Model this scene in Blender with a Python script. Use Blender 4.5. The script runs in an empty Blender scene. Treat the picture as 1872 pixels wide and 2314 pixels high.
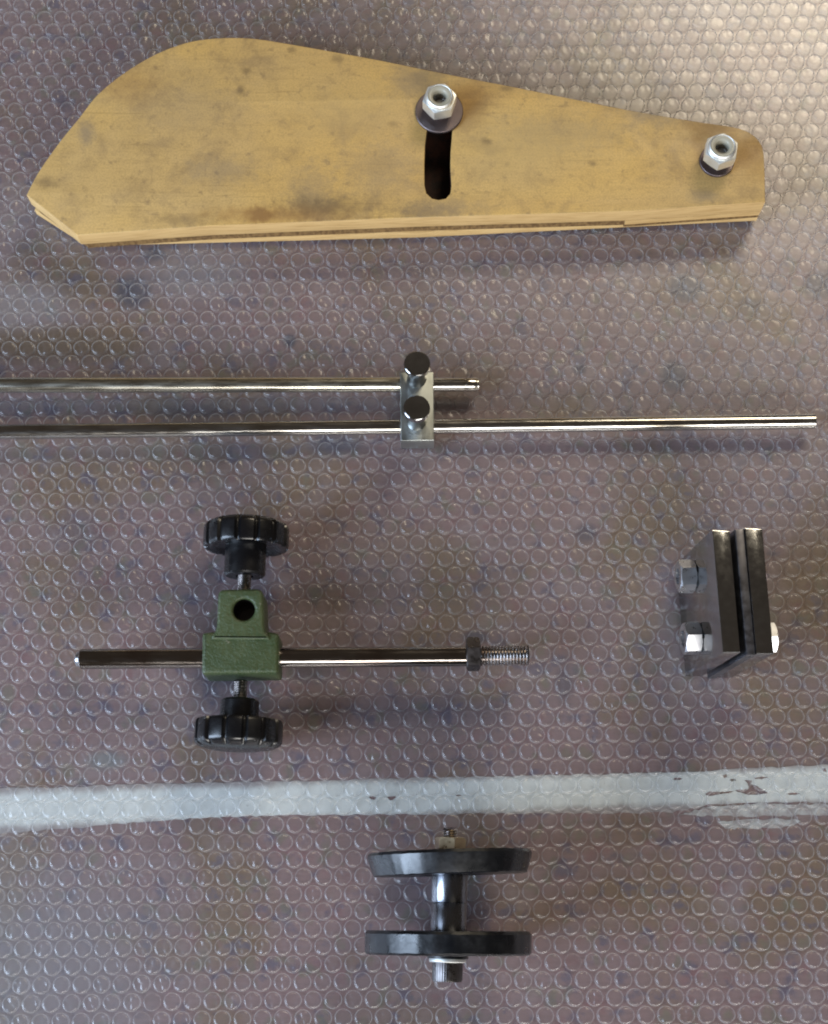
import bpy, bmesh, math, random
import numpy as np
from mathutils import Matrix, Vector

random.seed(11)
rng = np.random.default_rng(11)
sc = bpy.context.scene
col = sc.collection
R = math.radians

# ------------------------------------------------------------------ camera
FPX, PW, PH = 3500.0, 1872.0, 2314.0      # focal length and picture size in photo pixels
TILT, CH = R(14.9), 0.908                 # lean of the phone from straight down, height over the table
CAM = Vector((0.0, -CH * math.tan(TILT), CH))
cam_data = bpy.data.cameras.new('camera')
cam = bpy.data.objects.new('camera', cam_data)
col.objects.link(cam)
cam.location = CAM
cam.rotation_euler = (TILT, 0, 0)
cam_data.sensor_fit = 'HORIZONTAL'
cam_data.sensor_width = 36.0
cam_data.lens = 36.0 * FPX / PW
cam_data.clip_start = 0.01
cam_data.clip_end = 50
sc.camera = cam

# ------------------------------------------------------------------ world and lamps (a workshop with windows)
world = bpy.data.worlds.new('World')
sc.world = world
world.use_nodes = True
bg = world.node_tree.nodes['Background']
bg.inputs[0].default_value = (1.0, 0.82, 0.66, 1)
bg.inputs[1].default_value = 0.055


def area(name, loc, target, sx, sy, power, color):
    d = bpy.data.lights.new(name, 'AREA')
    d.shape = 'RECTANGLE'
    d.size, d.size_y = sx, sy
    d.energy = power
    d.color = color
    o = bpy.data.objects.new(name, d)
    col.objects.link(o)
    o.location = loc
    o.rotation_euler = (Vector(target) - Vector(loc)).to_track_quat('-Z', 'Y').to_euler()
    return o


area('window_light_left', (-2.1, -0.90, 1.20), (0, 0, 0), 1.3, 1.7, 100, (0.61, 0.77, 1.0))
area('window_light_front', (0.45, -2.1, 1.15), (0.1, 0, 0), 1.5, 0.65, 44, (1.0, 0.97, 0.92))
area('window_light_back', (0.90, 1.65, 1.80), (0.15, 0.1, 0), 0.9, 0.7, 23, (1.0, 0.86, 0.64))

vs = sc.view_settings
vs.view_transform = 'Standard'
vs.look = 'None'
vs.exposure = 0.08
vs.gamma = 1.0
vs.use_curve_mapping = False
sc.cycles.use_denoising = True
sc.cycles.filter_width = 2.0
sc.cycles.max_bounces = 5
sc.cycles.diffuse_bounces = 2
sc.cycles.glossy_bounces = 3
sc.cycles.transparent_max_bounces = 24
sc.cycles.caustics_reflective = False
sc.cycles.caustics_refractive = False


# ------------------------------------------------------------------ helpers
def at(px, py, z):
    """Point on the level z that stands at photo pixel (px, py)."""
    x, y = (px - PW / 2) / FPX, -(py - PH / 2) / FPX
    d = Vector((x, y * math.cos(TILT) + math.sin(TILT), y * math.sin(TILT) - math.cos(TILT)))
    return CAM + d * ((z - CAM.z) / d.z)


def at2(px, py, z):
    p = at(px, py, z)
    return (p.x, p.y)


ORIGIN = {}


def empty(name, loc, label, cat, group=None):
    o = bpy.data.objects.new(name, None)
    o.empty_display_size = 0.02
    col.objects.link(o)
    o.location = loc
    o['label'] = label
    o['category'] = cat
    if group:
        o['group'] = group
    ORIGIN[o] = Vector(loc)
    return o


def link(name, me, mat, parent=None, smooth=35, kind=None, label=None):
    """Link a mesh built in world space as one object, its origin at its own middle."""
    n = len(me.vertices)
    a = np.empty(n * 3, dtype=np.float64)
    me.vertices.foreach_get('co', a)
    a = a.reshape(-1, 3)
    c = Vector(((a.min(0) + a.max(0)) / 2).tolist())
    me.transform(Matrix.Translation(-c))
    if smooth is not None:
        me.polygons.foreach_set('use_smooth', [True] * len(me.polygons))
        me.set_sharp_from_angle(angle=R(smooth))
    if mat:
        me.materials.clear()
        me.materials.append(mat)
    o = bpy.data.objects.new(name, me)
    col.objects.link(o)
    ORIGIN[o] = c
    if parent:
        o.parent = parent
        o.location = c - ORIGIN[parent]
    else:
        o.location = c
    if kind:
        o['kind'] = kind
    if label:
        o['label'] = label
    return o


def mesh_from(verts, faces):
    me = bpy.data.meshes.new('m')
    me.from_pydata([tuple(v) for v in verts], [], faces)
    me.update()
    return me


def fix(me):
    bm = bmesh.new()
    bm.from_mesh(me)
    bmesh.ops.remove_doubles(bm, verts=bm.verts, dist=1e-6)
    bmesh.ops.recalc_face_normals(bm, faces=bm.faces)
    bm.to_mesh(me)
    bm.free()
    return me


def revolve(profile, seg=48, rfun=None, closed=False):
    """Profile of (r, h) turned about local z. rfun(r, h, angle) may reshape the radius and height."""
    verts, faces = [], []
    n = len(profile)
    for i in range(seg):
        a = 2 * math.pi * i / seg
        for (r, h) in profile:
            rr, hh = (r, h) if rfun is None else rfun(r, h, a)
            verts.append((rr * math.cos(a), rr * math.sin(a), hh))
    for i in range(seg):
        j = (i + 1) % seg
        for k in range(n if closed else n - 1):
            l = (k + 1) % n
            faces.append((i * n + k, j * n + k, j * n + l, i * n + l))
    return fix(mesh_from(verts, faces))


def frame(p, axis, spin=0.0, up=(0, 0, 1)):
    """Matrix that puts local z along axis at p."""
    z = Vector(axis).normalized()
    u = Vector(up)
    if abs(z.dot(u)) > 0.95:
        u = Vector((0, 1, 0))
    x = u.cross(z).normalized()
    y = z.cross(x)
    m = Matrix((x, y, z)).transposed().to_4x4()
    return Matrix.Translation(Vector(p)) @ m @ Matrix.Rotation(spin, 4, 'Z')


def placed(me, m):
    me.transform(m)
    return me


def rod_mesh(p0, p1, r, seg=32, ch=0.0006):
    L = (Vector(p1) - Vector(p0)).length
    prof = [(0, 0), (r - ch, 0), (r, ch), (r, L - ch), (r - ch, L), (0, L)]
    return placed(revolve(prof, seg), frame(p0, Vector(p1) - Vector(p0)))


def hex_profile(af, h, hole, ch=0.5, seg=72):
    """Hexagon nut or bolt head with chamfered corners; hole = 0 makes it solid."""
    def hexr(a):
        b = (a % (math.pi / 3)) - math.pi / 6
        return af / 2 / math.cos(b)
    rc = af / 2 * 0.96
    prof = [('hole', 0), ('low', 0), ('outl', 0), ('outh', h), ('top', h), ('hole', h)]

    def rf(tag, hh, a):
        rx = hexr(a)
        d = max(0, rx - rc) * ch
        if tag == 'hole':
            return hole, hh
        if tag == 'low':
            return min(rx, rc), 0
        if tag == 'top':
            return min(rx, rc), h
        if tag == 'outl':
            return rx, d
        return rx, h - d
    return revolve(prof, seg, rf, closed=hole > 0)


def thread_mesh(p0, p1, r, pitch, depth, seg=28):
    L = (Vector(p1) - Vector(p0)).length
    n = int(L / pitch)
    prof = []
    for k in range(n):
        z = k * pitch
        prof += [(r - depth, z), (r - depth * .15, z + pitch * .38), (r, z + pitch * .5), (r - depth * .15, z + pitch * .62)]
    prof.append((r - depth, n * pitch))
    verts, faces = [], []
    m = len(prof)
    for i in range(seg + 1):
        a = 2 * math.pi * i / seg
        for (rr, h) in prof:
            hh = min(max(h + pitch * (i / seg - 0.5), 0), L)
            verts.append((rr * math.cos(a), rr * math.sin(a), hh))
    for i in range(seg):
        for k in range(m - 1):
            faces.append((i * m + k, (i + 1) * m + k, (i + 1) * m + k + 1, i * m + k + 1))
    b = len(verts)
    for h in (0, L):
        s = len(verts)
        for i in range(seg):
            a = 2 * math.pi * i / seg
            verts.append(((r - depth) * math.cos(a), (r - depth) * math.sin(a), h))
        faces.append(tuple(range(s, s + seg)))
    me = mesh_from(verts, faces)
    return placed(fix(me), frame(p0, Vector(p1) - Vector(p0)))


def prism(outlines, z0, z1, bevel=0.0, offset=0.0, res=2):
    """Flat outline (and holes) raised from z0 to z1 with rounded edges."""
    cu = bpy.data.curves.new('c', 'CURVE')
    cu.dimensions = '2D'
    cu.fill_mode = 'BOTH'
    cu.extrude = (z1 - z0) / 2 - bevel
    cu.bevel_depth = bevel
    cu.bevel_resolution = res
    cu.offset = offset - bevel
    for pts in outlines:
        s = cu.splines.new('POLY')
        s.points.add(len(pts) - 1)
        for q, p in zip(s.points, pts):
            q.co = (p[0], p[1], 0, 1)
        s.use_cyclic_u = True
    o = bpy.data.objects.new('c', cu)
    col.objects.link(o)
    dg = bpy.context.evaluated_depsgraph_get()
    me = bpy.data.meshes.new_from_object(o.evaluated_get(dg))
    bpy.data.objects.remove(o)
    bpy.data.curves.remove(cu)
    me.transform(Matrix.Translation((0, 0, (z0 + z1) / 2)))
    return fix(me)


def rounded(pts, rad, n=5):
    """Round the corners of a polygon; rad is one radius or one per corner."""
    out = []
    m = len(pts)
    for i in range(m):
        r = rad[i] if isinstance(rad, (list, tuple)) else rad
        p, a, b = Vector(pts[i]), Vector(pts[i - 1]), Vector(pts[(i + 1) % m])
        if r <= 0:
            out.append(tuple(p))
            continue
        u, v = (a - p).normalized(), (b - p).normalized()
        ang = u.angle(v)
        t = min(r / math.tan(ang / 2), (a - p).length * .49, (b - p).length * .49)
        s, e = p + u * t, p + v * t
        for k in range(n + 1):
            f = k / n
            q = s * (1 - f) ** 2 + p * 2 * f * (1 - f) + e * f ** 2
            out.append(tuple(q))
    return out


def circle(c, r, n=32):
    return [(c[0] + r * math.cos(2 * math.pi * i / n), c[1] + r * math.sin(2 * math.pi * i / n)) for i in range(n)]


# ------------------------------------------------------------------ materials
class Nodes:
    def __init__(self, name):
        self.mat = bpy.data.materials.new(name)
        self.mat.use_nodes = True
        self.t = self.mat.node_tree
        self.t.nodes.clear()
        self.out = self.t.nodes.new('ShaderNodeOutputMaterial')
        self.pos = self.t.nodes.new('ShaderNodeNewGeometry').outputs['Position']

    def n(self, kind, **kw):
        nd = self.t.nodes.new(kind)
        for k, v in kw.items():
            setattr(nd, k, v)
        return nd

    def put(self, sock, v):
        if isinstance(v, bpy.types.NodeSocket):
            self.t.links.new(v, sock)
        elif isinstance(v, (tuple, list)) and sock.type == 'RGBA' and len(v) == 3:
            sock.default_value = (*v, 1)
        else:
            sock.default_value = v

    def math(self, op, a, b=0.0, clamp=False):
        nd = self.n('ShaderNodeMath', operation=op, use_clamp=clamp)
        self.put(nd.inputs[0], a)
        self.put(nd.inputs[1], b)
        return nd.outputs[0]

    def scale(self, vec, s):
        nd = self.n('ShaderNodeVectorMath', operation='MULTIPLY')
        self.put(nd.inputs[0], vec)
        self.put(nd.inputs[1], s)
        return nd.outputs[0]

    def noise(self, scale, detail=3, rough=0.5, stretch=None, vec=None, out='Fac', dist=0.0):
        nd = self.n('ShaderNodeTexNoise')
        v = vec if vec is not None else self.pos
        if stretch:
            v = self.scale(v, stretch)
        self.put(nd.inputs['Vector'], v)
        nd.inputs['Scale'].default_value = scale
        nd.inputs['Detail'].default_value = detail
        nd.inputs['Roughness'].default_value = rough
        nd.inputs['Distortion'].default_value = dist
        return nd.outputs[out]

    def ramp(self, v, a, b, lo=0.0, hi=1.0, smooth=True):
        nd = self.n('ShaderNodeMapRange', interpolation_type='SMOOTHSTEP' if smooth else 'LINEAR')
        self.put(nd.inputs[0], v)
        for i, x in enumerate((a, b, lo, hi)):
            nd.inputs[i + 1].default_value = x
        return nd.outputs[0]

    def mix(self, f, a, b, blend='MIX'):
        nd = self.n('ShaderNodeMix', data_type='RGBA', blend_type=blend)
        self.put(nd.inputs[0], f)
        self.put(nd.inputs[6], a)
        self.put(nd.inputs[7], b)
        return nd.outputs[2]

    def blob(self, c, rx, ry, soft=0.5, wob=0.35, scale=60):
        """0..1 mask of a ragged stain about the point c, radii in metres."""
        d = self.n('ShaderNodeVectorMath', operation='SUBTRACT')
        self.put(d.inputs[0], self.pos)
        d.inputs[1].default_value = (c[0], c[1], 0)
        s = self.scale(d.outputs[0], (1 / rx, 1 / ry, 0))
        l = self.n('ShaderNodeVectorMath', operation='LENGTH')
        self.put(l.inputs[0], s)
        nz = self.math('MULTIPLY', self.math('SUBTRACT', self.noise(scale, 4, 0.6), 0.5), wob * 2)
        return self.ramp(self.math('ADD', l.outputs['Value'], nz), 1 - soft, 1 + soft, 1, 0)

    def bump(self, h, strength, dist=0.001):
        nd = self.n('ShaderNodeBump')
        nd.inputs['Strength'].default_value = strength
        nd.inputs['Distance'].default_value = dist
        self.put(nd.inputs['Height'], h)
        return nd.outputs[0]

    def principled(self, color, rough=0.5, metal=0.0, normal=None, spec=0.5, coat=0.0):
        p = self.n('ShaderNodeBsdfPrincipled')
        self.put(p.inputs['Base Color'], color)
        self.put(p.inputs['Roughness'], rough)
        self.put(p.inputs['Metallic'], metal)
        self.put(p.inputs['Specular IOR Level'], spec)
        p.inputs['Coat Weight'].default_value = coat
        if normal is not None:
            self.put(p.inputs['Normal'], normal)
        self.t.links.new(p.outputs[0], self.out.inputs[0])
        return self.mat


def metal(name, c, rough=0.25, var=0.12, c2=None, brush=(1, 1, 1), scale=180, bump=0.05):
    m = Nodes(name)
    nz = m.noise(scale, 5, 0.65, stretch=brush)
    big = m.noise(45, 3, 0.5)
    colr = m.mix(m.ramp(big, 0.42, 0.68), c, c2 or tuple(x * 0.7 for x in c))
    r = m.ramp(nz, 0.3, 0.7, max(0.02, rough - var), rough + var)
    return m.principled(colr, r, 1.0, m.bump(nz, bump, 0.0004))


def plastic(name, c, rough, c2=None, bump=0.1, spec=0.5, scale=260):
    m = Nodes(name)
    nz = m.noise(scale, 4, 0.6)
    big = m.noise(70, 4, 0.6)
    colr = m.mix(m.ramp(big, 0.5, 0.75), c, c2 or tuple(x * 1.9 for x in c))
    r = m.ramp(big, 0.3, 0.7, rough * 0.75, rough * 1.35)
    return m.principled(colr, r, 0.0, m.bump(nz, bump, 0.0003), spec)


def make_table_mat():
    m = Nodes('stained_table_board')
    base = (0.270, 0.172, 0.168)
    c = m.mix(m.ramp(m.noise(6, 3, 0.5), 0.35, 0.65), base, (0.235, 0.160, 0.165))
    c = m.mix(m.ramp(m.noise(11, 4, 0.6, dist=0.4), 0.46, 0.66, 0, .85), c, (0.205, 0.130, 0.062))
    c = m.mix(m.ramp(m.noise(62, 3, 0.6), 0.55, 0.70, 0, 0.55), c, (0.25, 0.105, 0.115))
    c = m.mix(m.ramp(m.noise(58, 3, 0.6, vec=m.scale(m.pos, (1, 1, 1)), stretch=(-1.1, 1.2, 1)), 0.54, 0.68, 0, 0.7), c, (0.085, 0.080, 0.150))
    c = m.mix(m.ramp(m.noise(66, 2, 0.6, stretch=(1.1, -1, 1)), 0.56, 0.70, 0, 0.5), c, (0.15, 0.165, 0.095))
    c = m.mix(m.ramp(m.noise(24, 3, 0.6, stretch=(-1, -1.5, 1)), 0.52, 0.72, 0, 0.45), c, (0.33, 0.27, 0.275))
    c = m.mix(m.ramp(m.noise(260, 2, 0.6, stretch=(0.25, 2, 1)), 0.4, 0.7, 0, 0.25), c, (0.13, 0.09, 0.08))
    ink, brown, pale = (0.045, 0.045, 0.085), (0.135, 0.078, 0.030), (0.36, 0.35, 0.36)
    for (px, py, rx, ry, cc, f, soft) in [
        (300, 660, 42, 38, ink, .75, .5), (350, 575, 26, 18, ink, .8, .5), (1552, 650, 42, 34, ink, .85, .4),
        (1850, 645, 34, 34, ink, .7, .4), (1522, 850, 34, 36, ink, .8, .4), (655, 770, 16, 16, ink, .8, .4),
        (1700, 690, 30, 16, ink, .4, .5), (1310, 835, 14, 12, ink, .7, .5), (180, 1200, 60, 40, ink, .3, .6),
        (760, 1000, 60, 22, ink, .75, .6), (420, 930, 70, 30, ink, .45, .7), (1325, 1205, 26, 20, ink, .6, .5),
        (1075, 1440, 26, 12, ink, .7, .5), (500, 1530, 60, 20, ink, .5, .6), (700, 1520, 40, 26, ink, .5, .6),
        (1275, 1545, 18, 36, ink, .5, .6), (150, 1560, 70, 22, ink, .35, .6),
        (110, 775, 210, 46, brown, .8, .55),
        (440, 615, 120, 60, pale, .45, .7), (40, 690, 110, 55, pale, .45, .7), (100, 480, 160, 80, pale, .25, .8),
        (60, 2180, 260, 190, (0.25, 0.245, 0.26), .55, .8), (240, 1720, 40, 20, (0.20, 0.26, 0.26), .5, .6),
        (1640, 20, 200, 40, pale, .2, .8)]:
        p = at(px, py, 0)
        k = 3.7e3
        c = m.mix(m.math('MULTIPLY', m.blob(p, rx / k, ry / k, soft), min(1.0, f * 1.15)), c, cc)
    c = m.mix(1.0, c, (0.90, 0.87, 0.92), 'MULTIPLY')
    nz = m.noise(200, 4, 0.6)
    return m.principled(c, 0.55, 0, m.bump(nz, 0.15, 0.0005))


def make_film_mat(name, broad, refl0, ring, haze0, tint):
    m = Nodes(name)
    lw = m.n('ShaderNodeLayerWeight')
    lw.inputs[0].default_value = 0.5
    face = lw.outputs['Facing']
    crease = m.noise(1, 1, 0.5, stretch=(430, 110, 200))
    bm_ = m.bump(crease, 0.16, 0.0010)
    tr = m.n('ShaderNodeBsdfTransparent')
    tr.inputs[0].default_value = (tint, tint, tint, 1)
    gl = m.n('ShaderNodeBsdfGlossy')
    gl.inputs['Color'].default_value = (1, 1, 1, 1)
    gl.inputs['Roughness'].default_value = 0.24
    m.put(gl.inputs['Normal'], bm_)
    gs = m.n('ShaderNodeBsdfGlossy')
    gs.inputs['Color'].default_value = (1, 1, 1, 1)
    gs.inputs['Roughness'].default_value = 0.36
    gm = m.n('ShaderNodeMixShader')
    gm.inputs[0].default_value = broad
    m.t.links.new(gl.outputs[0], gm.inputs[1])
    m.t.links.new(gs.outputs[0], gm.inputs[2])
    lb = m.n('ShaderNodeLayerWeight')
    lb.inputs[0].default_value = 0.5
    m.put(lb.inputs['Normal'], bm_)
    refl = m.math('ADD', m.math('MULTIPLY', m.math('POWER', lb.outputs['Facing'], 4.0), 0.50), refl0)
    df = m.n('ShaderNodeBsdfDiffuse')
    df.inputs[0].default_value = (0.86, 0.87, 0.88, 1)
    tl = m.n('ShaderNodeBsdfTranslucent')
    tl.inputs[0].default_value = (0.86, 0.87, 0.88, 1)
    milky = m.n('ShaderNodeMixShader')
    milky.inputs[0].default_value = 0.45
    m.t.links.new(df.outputs[0], milky.inputs[1])
    m.t.links.new(tl.outputs[0], milky.inputs[2])
    a = m.n('ShaderNodeMixShader')
    haze = m.math('ADD', m.math('MULTIPLY', m.math('POWER', face, 2.2), ring), haze0)
    m.put(a.inputs[0], haze)
    m.t.links.new(tr.outputs[0], a.inputs[1])
    m.t.links.new(milky.outputs[0], a.inputs[2])
    b = m.n('ShaderNodeMixShader')
    m.put(b.inputs[0], refl)
    m.t.links.new(a.outputs[0], b.inputs[1])
    m.t.links.new(gm.outputs[0], b.inputs[2])
    m.t.links.new(b.outputs[0], m.out.inputs[0])
    return m.mat


def make_ply_mat(name, stains):
    m = Nodes(name)
    c = m.mix(m.ramp(m.noise(9, 4, 0.55, stretch=(0.7, 1.4, 1)), 0.35, 0.65), (0.60, 0.380, 0.118), (0.54, 0.355, 0.135))
    fine = m.noise(420, 4, 0.6, stretch=(0.12, 1, 1))
    c = m.mix(m.ramp(fine, 0.42, 0.75, 0, 0.16), c, (0.24, 0.15, 0.058))
    c = m.mix(m.ramp(m.noise(34, 5, 0.65, dist=0.5), 0.47, 0.72, 0, 0.55), c, (0.26, 0.172, 0.085))
    c = m.mix(m.ramp(m.noise(85, 5, 0.7, dist=1.2), 0.54, 0.72, 0, 0.35), c, (0.24, 0.155, 0.07))
    c = m.mix(m.ramp(m.noise(1, 3, 0.6, stretch=(14, 420, 1)), 0.62, 0.70, 0, 0.3), c, (0.24, 0.15, 0.055))
    c = m.mix(m.ramp(m.noise(150, 4, 0.7), 0.56, 0.74, 0, 0.5), c, (0.16, 0.105, 0.06))
    c = m.mix(m.ramp(m.noise(900, 2, 0.6), 0.35, 0.7, 0, 0.3), c, (0.20, 0.135, 0.06))
    for (px, py, rx, ry, cc, f, soft, wob) in stains:
        p = at(px, py, 0.032)
        k = 3.55e3
        c = m.mix(m.math('MULTIPLY', m.blob(p, rx / k, ry / k, min(.9, soft + .3), wob + .6, 170), f * .8), c, cc)
    r = m.ramp(m.noise(60, 3, 0.5), 0.3, 0.7, 0.42, 0.6)
    return m.principled(c, r, 0, m.bump(fine, 0.12, 0.0004), 0.4)


dk, rd, gy, hz = (0.09, 0.06, 0.035), (0.10, 0.035, 0.02), (0.17, 0.14, 0.11), (0.30, 0.16, 0.05)
M = {}
M['table'] = make_table_mat()
M['film'] = make_film_mat('clear_bubble_film', 0.12, 0.034, 0.58, 0.018, 0.968)
M['sheet'] = make_film_mat('hazy_flat_film', 0.9, 0.135, 0.40, 0.022, 0.975)
M['ply'] = make_ply_mat('stained_plywood', [
    (590, 487, 22, 14, rd, .9, .4, .5), (545, 204, 8, 12, dk, .7, .5, .4), (556, 160, 9, 7, dk, .6, .5, .4), (660, 113, 10, 7, dk, .6, .5, .4),
    (762, 134, 12, 9, dk, .6, .5, .4), (195, 300, 16, 30, gy, .7, .6, .5), (105, 412, 26, 12, dk, .6, .6, .5), (500, 385, 70, 30, gy, .45, .7, .6),
    (700, 440, 40, 60, gy, .5, .7, .6), (705, 470, 60, 26, dk, .4, .7, .6), (860, 380, 70, 50, gy, .45, .7, .7), (955, 480, 50, 18, dk, .55, .6, .5),
    (940, 185, 50, 34, gy, .6, .6, .4), (1480, 255, 60, 26, gy, .7, .6, .4), (1610, 285, 50, 26, hz, .8, .6, .4), (1340, 370, 8, 6, dk, .7, .5, .3),
    (1690, 360, 40, 40, hz, .55, .6, .4), (1590, 340, 22, 44, hz, .7, .6, .4), (1050, 240, 40, 60, hz, .55, .6, .4), (1145, 200, 14, 7, dk, .6, .5, .3),
    (1590, 445, 26, 14, gy, .6, .6, .4), (640, 486, 130, 18, hz, .8, .6, .6), (770, 472, 90, 22, dk, .45, .7, .8), (410, 496, 60, 10, dk, .4, .6, .7), (1010, 470, 80, 20, gy, .5, .7, .7), (1250, 300, 120, 34, gy, .35, .8, .8), (300, 190, 60, 40, hz, .5, .8, .6), (420, 230, 110, 70, gy, .3, .8, .5), (790, 260, 120, 60, (.45, .31, .13), .5, .8, .4),
    (1180, 330, 160, 60, (.46, .32, .13), .45, .8, .4), (1100, 320, 10, 8, dk, .5, .5, .4), (890, 280, 12, 6, dk, .4, .5, .4)])
m = Nodes('bare_plywood_edge')
e = m.noise(330, 4, 0.6, stretch=(0.15, 0.3, 2.2))
M['ply_edge'] = m.principled(m.mix(m.ramp(e, 0.4, 0.72), (0.66, 0.44, 0.19), (0.50, 0.31, 0.12)), 0.6, 0, m.bump(e, .2, .0004), 0.3)
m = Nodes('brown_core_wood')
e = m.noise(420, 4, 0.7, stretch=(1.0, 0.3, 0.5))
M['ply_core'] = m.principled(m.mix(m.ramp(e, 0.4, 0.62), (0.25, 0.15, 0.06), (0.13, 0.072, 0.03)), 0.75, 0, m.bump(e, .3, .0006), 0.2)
m = Nodes('shaded_red_brown_wood')
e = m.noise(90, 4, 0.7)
M['slot'] = m.principled(m.mix(m.ramp(e, 0.4, 0.62), (0.05, 0.02, 0.012), (0.02, 0.012, 0.01)), 0.7, 0, None, 0.3)  # red-brown wood, with the shade inside the slot put into its colour
M['zinc'] = metal('zinc_plated_steel', (0.92, 0.94, 0.92), 0.52, 0.05, (0.86, 0.88, 0.85))
M['collar'] = plastic('greyish_locking_collar', (0.36, 0.34, 0.27), 0.35, (0.28, 0.27, 0.21))
M['washer'] = metal('dull_washer_steel', (0.20, 0.165, 0.165), 0.5, 0.08, (0.15, 0.12, 0.125))
M['steel'] = metal('bright_drawn_steel', (0.52, 0.51, 0.49), 0.18, 0.06, (0.44, 0.41, 0.37), (0.15, 1, 1), 400, 0.06)
M['dull_rod'] = metal('dull_drawn_steel', (0.56, 0.54, 0.47), 0.27, 0.08, (0.46, 0.43, 0.36), (0.1, 1, 1), 400, 0.08)
M['block_steel'] = metal('satin_block_steel', (0.50, 0.53, 0.51), 0.36, 0.06, (0.43, 0.46, 0.44), (1, .3, 1), 300)
M['screw_steel'] = metal('polished_screw_steel', (0.50, 0.50, 0.50), 0.13, 0.04)
M['rod_dark'] = metal('darkened_rod_steel', (0.32, 0.29, 0.27), 0.14, 0.05, (0.25, 0.20, 0.18), (0.15, 1, 1), 400, 0.06)
M['oxide'] = metal('black_oxide_steel', (0.16, 0.15, 0.15), 0.34, 0.1, (0.10, 0.09, 0.09))
M['thread'] = metal('dark_thread_steel', (0.42, 0.39, 0.38), 0.28, 0.1, (0.28, 0.24, 0.22))
M['plate_face'] = metal('ground_plate_steel', (0.46, 0.465, 0.47), 0.15, 0.04, (0.41, 0.415, 0.42), (1, 1, .4), 240)
M['plate_inner'] = metal('dark_inner_plate_steel', (0.16, 0.16, 0.18), 0.42, 0.1)
M['nut_steel'] = metal('bright_nut_steel', (0.58, 0.59, 0.62), 0.30, 0.05, (0.62, 0.63, 0.66))
M['bakelite'] = plastic('black_moulded_plastic', (0.005, 0.005, 0.006), 0.26, (0.009, 0.009, 0.010), 0.08, 0.5)
M['wheel'] = plastic('black_worn_rubber', (0.003, 0.004, 0.006), 0.30, (0.010, 0.012, 0.016), 0.25, 0.65, 500)
M['sleeve'] = metal('dark_sleeve_steel', (0.25, 0.26, 0.29), 0.28, 0.06, (0.19, 0.20, 0.23), (1, .2, 1), 300)
M['brass_nut'] = metal('tarnished_nut_steel', (0.72, 0.58, 0.38), 0.36, 0.1, (0.34, 0.25, 0.16), scale=300)
m = Nodes('green_hammered_enamel')
e = m.noise(700, 3, 0.6)
g = m.mix(m.ramp(m.noise(60, 4, 0.6), 0.35, 0.65), (0.034, 0.054, 0.019), (0.054, 0.074, 0.030))
g = m.mix(m.ramp(m.noise(350, 4, 0.7), 0.58, 0.7, 0, 0.5), g, (0.075, 0.095, 0.045))
geo = m.n('ShaderNodeNewGeometry')
edge = m.math('MULTIPLY', m.ramp(geo.outputs['Pointiness'], 0.535, 0.60), m.ramp(m.noise(240, 4, 0.6), 0.38, 0.62))
g = m.mix(m.math('MULTIPLY', edge, 0.75), g, (0.30, 0.31, 0.20))
chip = m.math('MULTIPLY', m.ramp(m.noise(130, 5, 0.7), 0.64, 0.67), 0.8)
g = m.mix(chip, g, (0.20, 0.195, 0.15))
e2 = m.math('ADD', m.math('MULTIPLY', m.noise(260, 3, 0.6), 1.6), e)
M['green'] = m.principled(g, m.ramp(e, .3, .7, .36, .58), 0, m.bump(e2, .5, .0009), 0.5)
m = Nodes('white_chipped_paint')
e = m.noise(120, 4, 0.6)
w = m.mix(m.ramp(e, 0.4, 0.7), (0.74, 0.79, 0.79), (0.64, 0.69, 0.69))
w = m.mix(m.ramp(m.noise(420, 3, 0.6), 0.62, 0.75, 0, .5), w, (0.34, 0.35, 0.34))
sa, sb = at(0, 1831, 0), at(1872, 1772, 0)
sn = Vector((-(sb - sa).y, (sb - sa).x, 0)).normalized()
dp = m.n('ShaderNodeVectorMath', operation='DOT_PRODUCT')
m.put(dp.inputs[0], m.pos)
dp.inputs[1].default_value = sn
off = m.math('ABSOLUTE', m.math('SUBTRACT', dp.outputs['Value'], sn.dot(sa)))
off = m.math('ADD', m.math('DIVIDE', off, 0.0105), m.math('MULTIPLY', m.math('SUBTRACT', m.noise(70, 4, 0.6), 0.5), 0.7))
w = m.mix(m.ramp(off, 0.62, 1.12, 0, 0.85), w, (0.27, 0.225, 0.23))      # the colour fades to dull brown towards both edges
M['paint'] = m.principled(w, 0.5, 0, m.bump(e, .2, .0004))
m = Nodes('thin_worn_white_paint')
e = m.noise(150, 5, 0.65)
M['thin_paint'] = m.principled(m.mix(m.ramp(e, 0.38, 0.62), (0.52, 0.54, 0.55), (0.33, 0.30, 0.31)), 0.5, 0, m.bump(e, .2, .0004))

# ------------------------------------------------------------------ setting: stained table board with a painted stripe
bm = bmesh.new()
bmesh.ops.create_cube(bm, size=1.0)
bmesh.ops.scale(bm, vec=(1.5, 1.6, 0.03), verts=bm.verts)
bmesh.ops.translate(bm, vec=(0, 0.05, -0.015), verts=bm.verts)
me = bpy.data.meshes.new('m')
bm.to_mesh(me)
bm.free()
table = link('table_top', me, M['table'], kind='structure', smooth=None)


def ragged(pts, step=14, amp=2.2, seed=1):
    """Photo-pixel polygon with an uneven, worn outline."""
    r = random.Random(seed)
    out = []
    for i in range(len(pts)):
        a, b = Vector(pts[i]), Vector(pts[(i + 1) % len(pts)])
        n = max(1, int((b - a).length / step))
        for k in range(n):
            p = a.lerp(b, k / n)
            s = 0.0 if k == 0 and n == 1 else amp
            out.append((p.x + r.uniform(-s, s), p.y + r.uniform(-s, s)))
    return out


def on_table(pts, z=0.0):
    return [at2(x, y, z) for x, y in pts]


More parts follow.
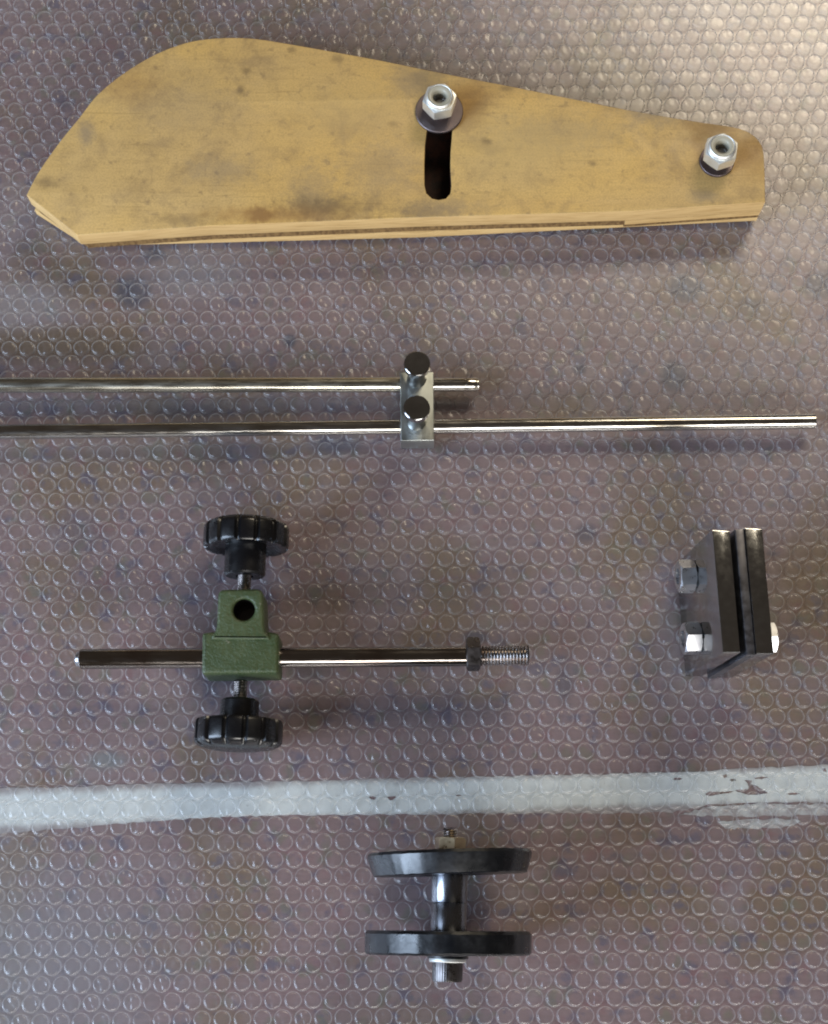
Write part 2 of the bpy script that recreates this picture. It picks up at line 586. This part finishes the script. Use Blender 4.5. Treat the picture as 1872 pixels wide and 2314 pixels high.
stripe = ragged([(-500, 1806), (0, 1782), (476, 1769), (950, 1759), (1387, 1749), (1600, 1742), (1872, 1728), (2300, 1706),
                 (2300, 1806), (1872, 1814), (1720, 1812), (1600, 1820), (1516, 1837), (1236, 1838), (950, 1840), (547, 1844), (330, 1857), (150, 1873), (0, 1884), (-500, 1906)], 16, 2.2, 4)
chips = [[(833, 1801), (843, 1799), (851, 1803), (846, 1808), (838, 1806)], [(876, 1801), (889, 1799), (897, 1801), (892, 1806), (882, 1810)],
         [(1521, 1760), (1533, 1757), (1543, 1760), (1536, 1764), (1524, 1763)], [(1633, 1752), (1642, 1750), (1645, 1756), (1637, 1759)],
         [(1650, 1762), (1662, 1760), (1664, 1764), (1653, 1767)], [(1704, 1757), (1722, 1755), (1738, 1757), (1722, 1761), (1706, 1761)],
         [(1682, 1763), (1700, 1764), (1698, 1772), (1713, 1777), (1724, 1785), (1738, 1793), (1712, 1796), (1690, 1796), (1668, 1790), (1662, 1786), (1690, 1784), (1693, 1778), (1688, 1768)],
         [(1594, 1796), (1604, 1789), (1628, 1790), (1660, 1788), (1650, 1793), (1622, 1796), (1606, 1799)], [(1776, 1794), (1800, 1791), (1812, 1795), (1792, 1797)],
         [(1858, 1738), (1866, 1736), (1869, 1745), (1861, 1744)], [(1030, 1797), (1040, 1796), (1044, 1799), (1033, 1800)]]
chips = [ragged(c, 5, 0.9, i) for i, c in enumerate(chips)]
link('painted_stripe', prism([on_table(stripe)] + [on_table(c) for c in chips], 0.0, 0.0003), M['paint'], table, smooth=None)
for i, poly in enumerate([
        [(1530, 1842), (1600, 1824), (1720, 1816), (1872, 1818), (2200, 1810), (2200, 1834), (1872, 1842), (1700, 1846)],
        [(1625, 1856), (1700, 1853), (1796, 1850), (1810, 1856), (1796, 1868), (1700, 1873), (1640, 1872)]]):
    link('worn_paint_patch', prism([on_table(ragged(poly, 10, 3.0, 20 + i))], 0.0, 0.0003), M['thin_paint'], table, smooth=None)

# ------------------------------------------------------------------ bubble wrap
ZF = 0.0008          # base film
ZT = 0.0048          # tops of the bubbles: everything lies on this level
PITCH = 0.01125
wrap = empty('bubble_wrap', (0, 0, 0), 'clear bubble wrap sheet spread over the brown stained table under all the tools', 'bubble wrap')
XA, XB, YA, YB = -0.43, 0.43, -0.47, 0.50


def film_sheet():
    nx, ny = 86, 96
    xs, ys = np.linspace(XA, XB, nx), np.linspace(YA, YB, ny)
    v = [(x, y, ZF + 0.00012 * math.sin(x * 130 + 3 * math.sin(y * 40)) + 0.0001 * math.sin(y * 210 + x * 20)) for y in ys for x in xs]
    f = [(j * nx + i, j * nx + i + 1, (j + 1) * nx + i + 1, (j + 1) * nx + i) for j in range(ny - 1) for i in range(nx - 1)]
    return mesh_from(v, f)


link('film_sheet', film_sheet(), M['sheet'], wrap, smooth=60)


def bubble_verts(seg, seed, fine=True):
    """One puffed bubble: steep wall, round shoulder, nearly flat dented top; local z = 0 at the base film."""
    r = np.random.default_rng(seed)
    R0, H = 0.00475, ZT - ZF - 0.0001
    prof = [(1.03, 0.0), (1.0, 0.10), (0.985, 0.50), (0.95, 0.78), (0.86, 0.93), (0.66, 0.985), (0.36, 1.0)] if fine else [(1.03, 0.0), (0.99, 0.55), (0.86, 0.93), (0.45, 1.0)]
    a = np.arange(seg) * 2 * math.pi / seg
    ox, oy, ang, q = r.uniform(-.12, .12), r.uniform(-.12, .12), r.uniform(0, 6.28), r.uniform(0.0, 0.05)
    ph = r.uniform(0, 6.28, 4)
    nd = r.integers(1, 4)
    dents = [(r.uniform(-.75, .75), r.uniform(-.45, .45), r.uniform(.06, .2), r.uniform(.16, .32)) for _ in range(nd)]
    out = []
    for (k, h) in prof:
        w = h * h
        rad = R0 * k * (1 + w * (0.025 * np.sin(2 * a + ph[0]) + 0.02 * np.sin(3 * a + ph[1]) + 0.012 * np.sin(5 * a + ph[2])))
        x, y = rad * np.cos(a), rad * np.sin(a)
        z = np.full(seg, h * H)
        for (dx, da, dd, dw) in dents:
            u = (x * math.cos(da) + y * math.sin(da)) / R0
            z = z - w * H * dd * np.exp(-((u - dx) / dw) ** 2) * 0.9
        out.append(np.stack([x + ox * R0 * 0.2 * w, y + oy * R0 * 0.2 * w, z], 1))
    zt = out[-1][:, 2].mean()
    out.append(np.array([[ox * R0 * 0.2, oy * R0 * 0.2, zt]]))
    v = np.concatenate(out)
    n = len(prof)
    f = []
    for k in range(n - 1):
        for i in range(seg):
            j = (i + 1) % seg
            f.append((k * seg + i, k * seg + j, (k + 1) * seg + j, (k + 1) * seg + i))
    t = n * seg
    quads = np.array(f)
    tris = np.array([((n - 1) * seg + i, (n - 1) * seg + (i + 1) % seg, t) for i in range(seg)])
    return v, quads, tris


def project(p):
    d = p - np.array(CAM)
    x = d[:, 0]
    y = d[:, 1] * math.cos(TILT) + d[:, 2] * math.sin(TILT)
    z = -d[:, 1] * math.sin(TILT) + d[:, 2] * math.cos(TILT)
    return PW / 2 + FPX * x / -z, PH / 2 - FPX * y / -z, -z


centres = []
rot = R(0.7)
for j in range(-60, 62):
    for i in range(-46, 47):
        x = (i + (0.5 if j % 2 else 0.0)) * PITCH + 0.0021
        y = j * PITCH * 0.866
        x2, y2 = x * math.cos(rot) - y * math.sin(rot), x * math.sin(rot) + y * math.cos(rot)
        y2 += 0.0006 * math.sin(x2 * 9 + j * .35)
        x2 += 0.0004 * math.sin(y2 * 31) + 0.0002 * math.sin(j * 2.3)
        if XA + .006 < x2 < XB - .006 and YA + .006 < y2 < YB - .006:
            centres.append((x2, y2, ZF))
centres = np.array(centres)
px, py, dep = project(centres)
inside = (px > 8) & (px < PW - 8) & (py > 8) & (py < PH - 8)
hidden = (px > 800) & (px < 1215) & (py > 1890) & (py < 2190)
order = np.argsort(np.where(inside & ~hidden, dep, 99))
near = set(order[:300].tolist())

NV = 16
fine_v = [bubble_verts(28, 100 + k) for k in range(NV)]
coarse_v = [bubble_verts(12, 300 + k, False) for k in range(4)]
var_mesh = []
for k, (v, q, t) in enumerate(fine_v):
    me = mesh_from(v.tolist(), [tuple(a) for a in q.tolist()] + [tuple(a) for a in t.tolist()])
    me.polygons.foreach_set('use_smooth', [True] * len(me.polygons))
    me.materials.append(M['film'])
    var_mesh.append(me)


def tweak():
    return random.uniform(-0.5, 0.5) * 0.9, random.uniform(.985, 1.03), random.uniform(.90, 1.0)


V, Q, T, base = [], [], [], 0
view = (px > -60) & (px < PW + 60) & (py > -60) & (py < PH + 60)
for i, c in enumerate(centres):
    ang, s, hs = tweak()
    if random.random() < 0.02:
        hs *= random.uniform(.35, .7)
    if i in near:
        o = bpy.data.objects.new('bubble', var_mesh[random.randrange(NV)])
        col.objects.link(o)
        o.parent = wrap
        o.location = c.tolist()
        o.rotation_euler = (0, 0, ang)
        o.scale = (s, s, hs)
        continue
    v, q, t = fine_v[random.randrange(NV)] if view[i] else coarse_v[i % 4]
    ca, sa = math.cos(ang), math.sin(ang)
    w = np.stack([(v[:, 0] * ca - v[:, 1] * sa) * s + c[0], (v[:, 0] * sa + v[:, 1] * ca) * s + c[1], v[:, 2] * hs + c[2]], 1)
    V.append(w)
    Q.append(q + base)
    T.append(t + base)
    base += len(v)
V, Q, T = np.concatenate(V), np.concatenate(Q), np.concatenate(T)
me = bpy.data.meshes.new('m')
me.vertices.add(len(V))
me.vertices.foreach_set('co', V.astype(np.float32).ravel())
loops = np.concatenate([Q.ravel(), T.ravel()]).astype(np.int32)
me.loops.add(len(loops))
me.loops.foreach_set('vertex_index', loops)
me.polygons.add(len(Q) + len(T))
starts = np.concatenate([np.arange(len(Q)) * 4, len(Q) * 4 + np.arange(len(T)) * 3]).astype(np.int32)
me.polygons.foreach_set('loop_start', starts)
me.update(calc_edges=True)
me.validate()
me.polygons.foreach_set('use_smooth', [True] * len(me.polygons))
link('bubble_field', me, M['film'], wrap, smooth=None, kind='stuff')

# ------------------------------------------------------------------ plywood guard
ZP = 0.0323
guard = empty('plywood_guard', at(930, 360, ZT), 'curved tan plywood guard with a dark slot and two locknuts on it', 'plywood guard')
upper = [(60, 440), (86, 390), (135, 320), (179, 266), (217, 217), (271, 171), (336, 130), (395, 104), (449, 90), (514, 84.5), (579, 87),
         (650, 98), (758, 117), (866, 137), (967, 158), (1068, 178), (1152, 194), (1236, 211), (1320, 228), (1404, 245), (1488, 260),
         (1572, 274), (1628, 282), (1672, 290), (1700, 303), (1717, 320), (1726, 343), (1729, 396), (1730, 456)]
low_top = [(1426, 477), (940, 491), (476, 510), (174, 531)]
top_pts = [at2(x, y, ZP) for x, y in upper + low_top]


def smooth_line(pts, n=3):
    out = []
    for i in range(len(pts) - 1):
        p0, p1, p2, p3 = [Vector(pts[max(0, min(len(pts) - 1, i + k))]) for k in (-1, 0, 1, 2)]
        for k in range(n):
            t = k / n
            out.append(tuple(0.5 * ((2 * p1) + (p2 - p0) * t + (2 * p0 - 5 * p1 + 4 * p2 - p3) * t * t + (3 * p1 - p0 - 3 * p2 + p3) * t ** 3)))
    out.append(pts[-1])
    return out


arc = smooth_line([at2(x, y, ZP) for x, y in upper[:-1]]) + [at2(*upper[-1], ZP)]
outline = arc + [at2(x, y, ZP) for x, y in low_top]
low_bot = [at2(x, y, ZT) for x, y in [(1706, 499), (940, 537), (195, 556)]]
slot_px = [(972, 238), (966, 290), (961, 329), (959.6, 374), (960, 418), (964, 436), (977, 448), (992, 451), (1008, 448), (1018, 437),
           (1020.5, 420), (1018, 380), (1018.5, 345), (1020.5, 321), (1023, 288), (1029, 240), (1016, 230), (998, 226), (982, 230)]
slot = [at2(x, y, ZP) for x, y in slot_px]
board = link('top_board', prism([outline, slot], 0.0187, ZP, 0.0005), M['ply'], guard)
board.data.materials.append(M['ply_edge'])
board.data.materials.append(M['slot'])
oc = ORIGIN[board]
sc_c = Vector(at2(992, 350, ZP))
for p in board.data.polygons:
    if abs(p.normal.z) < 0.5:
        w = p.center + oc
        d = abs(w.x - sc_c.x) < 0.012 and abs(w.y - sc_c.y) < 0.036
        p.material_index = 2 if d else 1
bot_outline = arc + low_bot
link('bottom_board', prism([bot_outline], ZT, 0.0116, 0.0004), M['ply_edge'], guard)
big_slot = [(sc_c.x - .013, sc_c.y - .033), (sc_c.x + .015, sc_c.y - .033), (sc_c.x + .015, sc_c.y + .038), (sc_c.x - .013, sc_c.y + .038)]
cut = at2(1426, 477, ZP)
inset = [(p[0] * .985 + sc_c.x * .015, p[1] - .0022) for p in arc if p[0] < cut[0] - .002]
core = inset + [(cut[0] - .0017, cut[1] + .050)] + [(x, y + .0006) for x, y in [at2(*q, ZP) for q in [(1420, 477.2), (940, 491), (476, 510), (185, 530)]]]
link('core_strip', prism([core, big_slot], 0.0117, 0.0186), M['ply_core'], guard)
end_block = [p for p in arc if p[0] > cut[0] + .002] + [(cut[0] - .0015, cut[1] - .0002), (cut[0] - .0015, cut[1] + .05)]
link('end_spacer', prism([end_block], 0.0138, 0.0186), M['ply_edge'], guard)
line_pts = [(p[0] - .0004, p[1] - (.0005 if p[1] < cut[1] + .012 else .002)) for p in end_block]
link('shadow_gap_strip', prism([line_pts], 0.0117, 0.0137), M['ply_core'], guard)  # dark strip added to draw the shadow gap below the spacer
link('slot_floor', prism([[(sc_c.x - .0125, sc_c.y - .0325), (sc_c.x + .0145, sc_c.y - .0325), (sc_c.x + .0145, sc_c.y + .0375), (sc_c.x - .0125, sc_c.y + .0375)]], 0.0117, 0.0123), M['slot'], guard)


def locknut(p, rw, spin, lab):
    x, y = p
    wz = ZP + 0.0003
    prof = [(0.0052, 0), (rw, 0), (rw, 0.0016), (rw - .0004, 0.0019), (0.0054, 0.0019), (0.0052, 0.0016)]
    link('washer', placed(revolve(prof, 56, closed=True), Matrix.Translation((x, y, wz))), M['washer'], guard, label=lab)
    link('bolt_shank', thread_mesh((x, y, ZP - 0.012), (x, y, wz + 0.0115), 0.0049, 0.0015, 0.0006), M['thread'], guard)
    nz = wz + 0.0080
    nut = link('locknut', placed(hex_profile(0.0186, 0.0096, 0.0044, .45), Matrix.Translation((x, y, nz)) @ Matrix.Rotation(spin, 4, 'Z')), M['zinc'], guard, smooth=28)
    prof = [(0.0088, 0.0090), (0.0088, 0.0098), (0.0085, 0.0112), (0.0080, 0.0121), (0.0075, 0.0124), (0.0072, 0.0122), (0.0070, 0.0110)]
    link('nut_dome', placed(revolve(prof, 48), Matrix.Translation((x, y, nz))), M['zinc'], nut)
    prof = [(0.0071, 0.0105), (0.0071, 0.0120), (0.0064, 0.0121), (0.0050, 0.0118), (0.0043, 0.0112), (0.0041, 0.0100), (0.0040, 0.0060)]
    link('collar_ring', placed(revolve(prof, 48), Matrix.Translation((x, y, nz))), M['collar'], nut)


locknut(at2(993, 250, ZP + .002), 0.0150, R(12), 'wide grey washer at the slot')
locknut(at2(1621, 362, ZP + .002), 0.0108, R(20), 'small grey washer at the narrow end')

# ------------------------------------------------------------------ two steel rods in a clamp block
rodz = ZT + 0.0082
rods = empty('rod_clamp', at(943, 930, ZT), 'two parallel bright steel rods joined by a block with two tall thumb screws', 'rod clamp')
g0, gm_, g1 = at(-190, 870.5, rodz), at(943, 868.8, rodz), at(1082, 868.5, rodz)
short = link('guide_rod', rod_mesh(g0, gm_, 0.0047, 40), M['dull_rod'], rods, label='short dull rod that stops just past the block')
gl_ = (g1 - gm_).length
gp = [(0, 0), (.0042, 0), (.0042, gl_ - .0088), (.0037, gl_ - .0085), (.0037, gl_ - .0077), (.0042, gl_ - .0074), (.0042, gl_ - .0014), (.0038, gl_ - .0008), (.0038, gl_), (0, gl_)]
link('grooved_stub', placed(revolve(gp, 40), frame(gm_, g1 - gm_)), M['steel'], short)
link('guide_rod', rod_mesh(at(-190, 978.5, rodz), at(1843, 952, rodz), 0.0045, 40), M['steel'], rods, label='long steel rod running far past the block')
bz = ZT + 0.0164
blk = [at2(905, 841, bz), at2(980, 840, bz), at2(982, 995, bz), at2(906, 996, bz)]
link('clamp_block', prism([rounded(blk, 0.0006, 2)], ZT, bz, 0.0005), M['block_steel'], rods)
for (sx, sy) in ((943, 821), (942, 921)):
    p = at(sx, sy, 0.0475)
    prof = [(0, 0.0474), (0.0073, 0.0475), (0.0077, 0.0472), (0.0079, 0.0462), (0.0079, 0.0426), (0.0074, 0.0416), (0.0058, 0.0398), (0.0050, 0.038)]

    def knurl(r, h, a):
        return (r - 0.00016 * (0.5 + 0.5 * math.cos(48 * a)) if r > 0.00785 else r), h
    s = link('thumb_screw', placed(revolve(prof, 192, knurl), Matrix.Translation((p.x, p.y, 0))), M['screw_steel'], rods, smooth=15)
    prof = [(0.0052, 0.0381), (0.0050, 0.034), (0.0050, 0.0262), (0.0053, 0.0236), (0.0058, bz + .0001)]
    link('screw_neck', placed(revolve(prof, 48), Matrix.Translation((p.x, p.y, 0))), M['screw_steel'], s)

# ------------------------------------------------------------------ green casting with two knobs on a threaded rod
az = ZT + 0.0250
post = empty('knob_clamp', at(545, 1450, ZT), 'green cast clamp with two black star knobs on a dark threaded rod', 'clamp')
pl, pr = at(180, 1489.5, az), at(1054, 1483, az)
u = (pr - pl).normalized()
link('clamp_rod', rod_mesh(pl, pr + u * .004, 0.0058, 48, 0.0008), M['rod_dark'], post)
tip = pl - u * 0.0022
link('rod_tip', placed(revolve([(0, 0), (.0030, 0), (.0040, .0006), (.0044, .0022)], 32), frame(tip, u)), M['nut_steel'], post)
nut_a = at(1054, 1483, az)
nut_b = at(1086, 1482.5, az)
link('jam_nut', placed(hex_profile(0.0170, (nut_b - nut_a).length, 0.0050, .6), frame(nut_a + Vector((0, .0012, 0)), u, R(17))), M['oxide'], post, smooth=28)
link('threaded_end', thread_mesh(nut_b - u * .002, at(1195, 1481, az), 0.0060, 0.00185, 0.0011, 40), M['thread'], post, smooth=50)
cz = az + 0.0145
cz2 = cz + 0.0016
boss = rounded([at2(x, y, cz2) for x, y in [(493, 1332), (594, 1330), (597, 1412), (600, 1427), (610, 1437), (609, 1446), (478, 1445), (477, 1437), (486, 1427), (490, 1412)]], [.004, .004, .002, .003, .001, .001, .001, .001, .003, .002])
hole_c = at2(551, 1377, cz2)
link('upper_boss', prism([boss, circle(hole_c, 0.0062, 40)], az - 0.0145, cz2, 0.0019, 0, 4), M['green'], post, smooth=50)
body = rounded([at2(x, y, cz) for x, y in [(481, 1427), (486, 1431), (600, 1431), (606, 1427), (630, 1431), (629, 1521), (456, 1523), (457, 1430)]], [.0, .0, .0, .0, .002, .002, .002, .002])
link('lower_body', prism([body], az - 0.0148, cz, 0.0021, 0, 4), M['green'], post, smooth=50)
prof = [(0.0063, 0.0285), (0.0061, 0.027), (0.0061, 0.0), (0, 0)]
link('bore_shade_cup', placed(revolve(prof, 40), Matrix.Translation((hole_c[0], hole_c[1], az - 0.0140))), M['oxide'], post)  # closed dark cup added for the shade inside the open hole


def knob(pc, axis, hub_len, hub_r, screw_len, spin):
    """Star knob: pc is the middle of the rim, axis points from the rim towards the casting."""
    m4 = frame(pc, axis, spin)
    Rk, w = 0.0250, 0.0072
    prof = [(0, -w - .0030), (.008, -w - .0028), (.015, -w - .0021), (.0208, -w - .0010), (.0234, -w + .0004), (.0247, -w + .0018), (.0250, -w + .0034),
            (.0250, w - .0022), (.0247, w - .0009), (.0240, w), (.0205, w), (.0185, w - .0015), (.0145, w - .0022), (hub_r, w - .0022)]

    def lobes(r, h, a):
        f = (a * 14 / (2 * math.pi)) % 1.0
        d = abs(f - 0.5)
        notch = max(0.0, 1 - (d / 0.13) ** 2)
        if r > 0.0205:
            r = r - 0.0020 * notch ** 0.5 * min(1, (r - 0.0205) / 0.003)
        return r, h
    k = link('star_knob', placed(revolve(prof, 14 * 18, lobes), m4), M['bakelite'], post, smooth=40)
    prof = [(hub_r, w - .0030), (hub_r, w + hub_len - .0012), (hub_r - .0012, w + hub_len), (0.0052, w + hub_len), (.0050, w + hub_len - .002)]
    link('hub', placed(revolve(prof, 40), m4), M['bakelite'], k, smooth=40)
    z0 = w + hub_len - 0.003
    p0, p1 = m4 @ Vector((0, 0, z0)), m4 @ Vector((0, 0, z0 + screw_len))
    link('clamp_screw', thread_mesh(p0, p1, 0.0040, 0.00125, 0.0005, 24), M['thread'], k)


ku, kl = at(557, 1213, az), at(539, 1657, az)
mid = at(548, 1435, az)
knob(ku, at(552, 1330, az) - ku, 0.0165, 0.0120, 0.014, 0.1)
knob(kl, at(545, 1535, az) - kl, 0.0120, 0.0110, 0.014, 0.25)

# ------------------------------------------------------------------ steel plates bolted together, standing on edge
HT = ZT + 0.084
jaw = empty('bolted_plates', at(1640, 1420, ZT), 'dark steel plates standing on edge, bolted together with bright hex nuts', 'plate clamp')


def plate(name, quad, z0, z1, mat, bev):
    pts = [at2(x, y, HT) for x, y in quad]
    return link(name, prism([pts], z0, z1, bev, 0, 1), mat, jaw, smooth=25)


plate('plate', [(1608, 1199), (1649, 1201), (1673, 1475), (1632.5, 1476)], ZT, HT, M['plate_face'], 0.0006)
plate('plate', [(1683, 1193), (1724, 1195), (1750, 1477), (1709.5, 1478)], ZT, HT, M['plate_face'], 0.0006)
plate('inner_plate', [(1661, 1197), (1682, 1195), (1708.5, 1480), (1688, 1481)], ZT, HT - .0006, M['plate_inner'], 0.0006)
La, Lb = Vector(at2(1608, 1199, HT)), Vector(at2(1632.5, 1476, HT))
Ra, Rb = Vector(at2(1724, 1195, HT)), Vector(at2(1750, 1477, HT))
ax = Vector((-(La - Lb).normalized().y, (La - Lb).normalized().x, 0))
for k, (f, zf) in enumerate(((0.235, 0.0440), (0.765, 0.0440))):
    pL, pR = La.lerp(Lb, f), Ra.lerp(Rb, f)
    pL, pR = Vector((pL.x, pL.y, zf)), Vector((pR.x, pR.y, zf))
    link('hex_nut', placed(hex_profile(0.0165, 0.0095, 0.0046, .6), frame(pL + ax * 0.0001, ax, R(30 + (2 if k else 18)))), M['nut_steel'], jaw, smooth=28)
    link('bolt_thread', thread_mesh(pL - ax * .001, pL + ax * 0.0070, 0.0047, 0.0015, 0.0007), M['thread'], jaw)
    wt = .0070 if k else .0040
    link('bolt_washer', placed(revolve([(0, 0), (.0098, 0), (.0098, wt), (0, wt)], 40), frame(pR - ax * 0.0001, -ax)), M['washer'], jaw)
    link('bolt_head', placed(hex_profile(0.0165, 0.0080, 0.0, .6), frame(pR - ax * (wt + .0001), -ax, R(35))), M['nut_steel'] if k else M['washer'], jaw, smooth=28)

LEAN = R(4.0)      # the plates lean a little on the soft wrap
jaw.rotation_euler = (0, LEAN, 0)
jaw.location.x -= 0.084 * math.sin(LEAN)
jaw.location.z += 0.0006

# ------------------------------------------------------------------ pair of black wheels on a bolt
wz = ZT + 0.0446
wheels = empty('wheel_pair', at(1015, 2080, ZT), 'pair of black rubber wheels on a short bolt axle', 'wheel set')
wu, wl = at(1017, 1951, wz), at(1013, 2131, wz)
axd = (wl - wu).normalized()


def wheel(pc, yaw, pitch_, side):
    m4 = Matrix.Translation(pc) @ Matrix.Rotation(yaw, 4, 'Z') @ Matrix.Rotation(pitch_, 4, 'X') @ Matrix.Rotation(R(90), 4, 'X')
    Rw, h = 0.0446, 0.0061
    c1, c2 = (0.0030, 0.0012) if side > 0 else (0.0008, 0.0012)
    prof = [(0.0052, h - .001), (0.015, h - .001), (0.017, h), (Rw - c1 - .0008, h), (Rw - c1, h - .0004), (Rw - .0002, -h + .0030 if side > 0 else h - c2), (Rw, -h + .0016),
            (Rw - .0010, -h), (0.017, -h), (0.015, -h + .001), (0.0052, -h + .001)]

    def rough(r, hh, a):
        if r > 0.03:
            return r + 0.00018 * math.sin(7 * a) * math.sin(23 * a + 1), hh + 0.00012 * math.sin(31 * a) * math.sin(5 * a)
        return r, hh
    return link('wheel', placed(revolve(prof, 160, rough), m4), M['wheel'], wheels, smooth=30)


w1 = wheel(wu, R(1.7), R(0.5), 1)
w2 = wheel(wl, R(-0.4), R(0), -1)
a0, a1 = wu + axd * .0058, wl - axd * .0058
Ls = (a1 - a0).length
prof = [(0, 0), (.0096, 0), (.0097, .001), (.0097, Ls * .49), (.0095, Ls * .50), (.0097, Ls * .51), (.0095, Ls - .001), (.0094, Ls), (0, Ls)]
link('axle_sleeve', placed(revolve(prof, 56), frame(a0, axd)), M['sleeve'], wheels)
n0 = wu - axd * .0068
link('axle_nut', placed(hex_profile(0.0150, 0.0068, 0.0040, .5), frame(n0, -axd, R(-15))), M['brass_nut'], wheels, smooth=28)
link('bolt_end', thread_mesh(n0, n0 - axd * .0120, 0.0040, 0.00125, 0.0006), M['thread'], wheels)
h0 = wl + axd * .0080
link('hub_spacer', placed(revolve([(0, 0), (.0110, 0), (.0110, .0035), (0, .0035)], 40), frame(wl + axd * .0046, axd)), M['wheel'], wheels)
link('axle_washer', placed(revolve([(0, 0), (.0097, 0), (.0099, .0004), (.0099, .0016), (.0095, .0020), (0, .0020)], 48), frame(h0, axd)), M['zinc'], wheels)
prof = [(0, 0), (.0080, 0), (.0081, .0004), (.0081, .0088), (.0076, .0100), (.0048, .0100), (.0046, .0096), (.0046, .0050), (0, .0050)]


def knurl2(r, h, a):
    return (r - 0.00022 * (0.5 + 0.5 * math.cos(40 * a)) if r > 0.00805 else r), h


link('socket_head', placed(revolve(prof, 160, knurl2), frame(h0 + axd * .0019, axd)), M['oxide'], wheels)
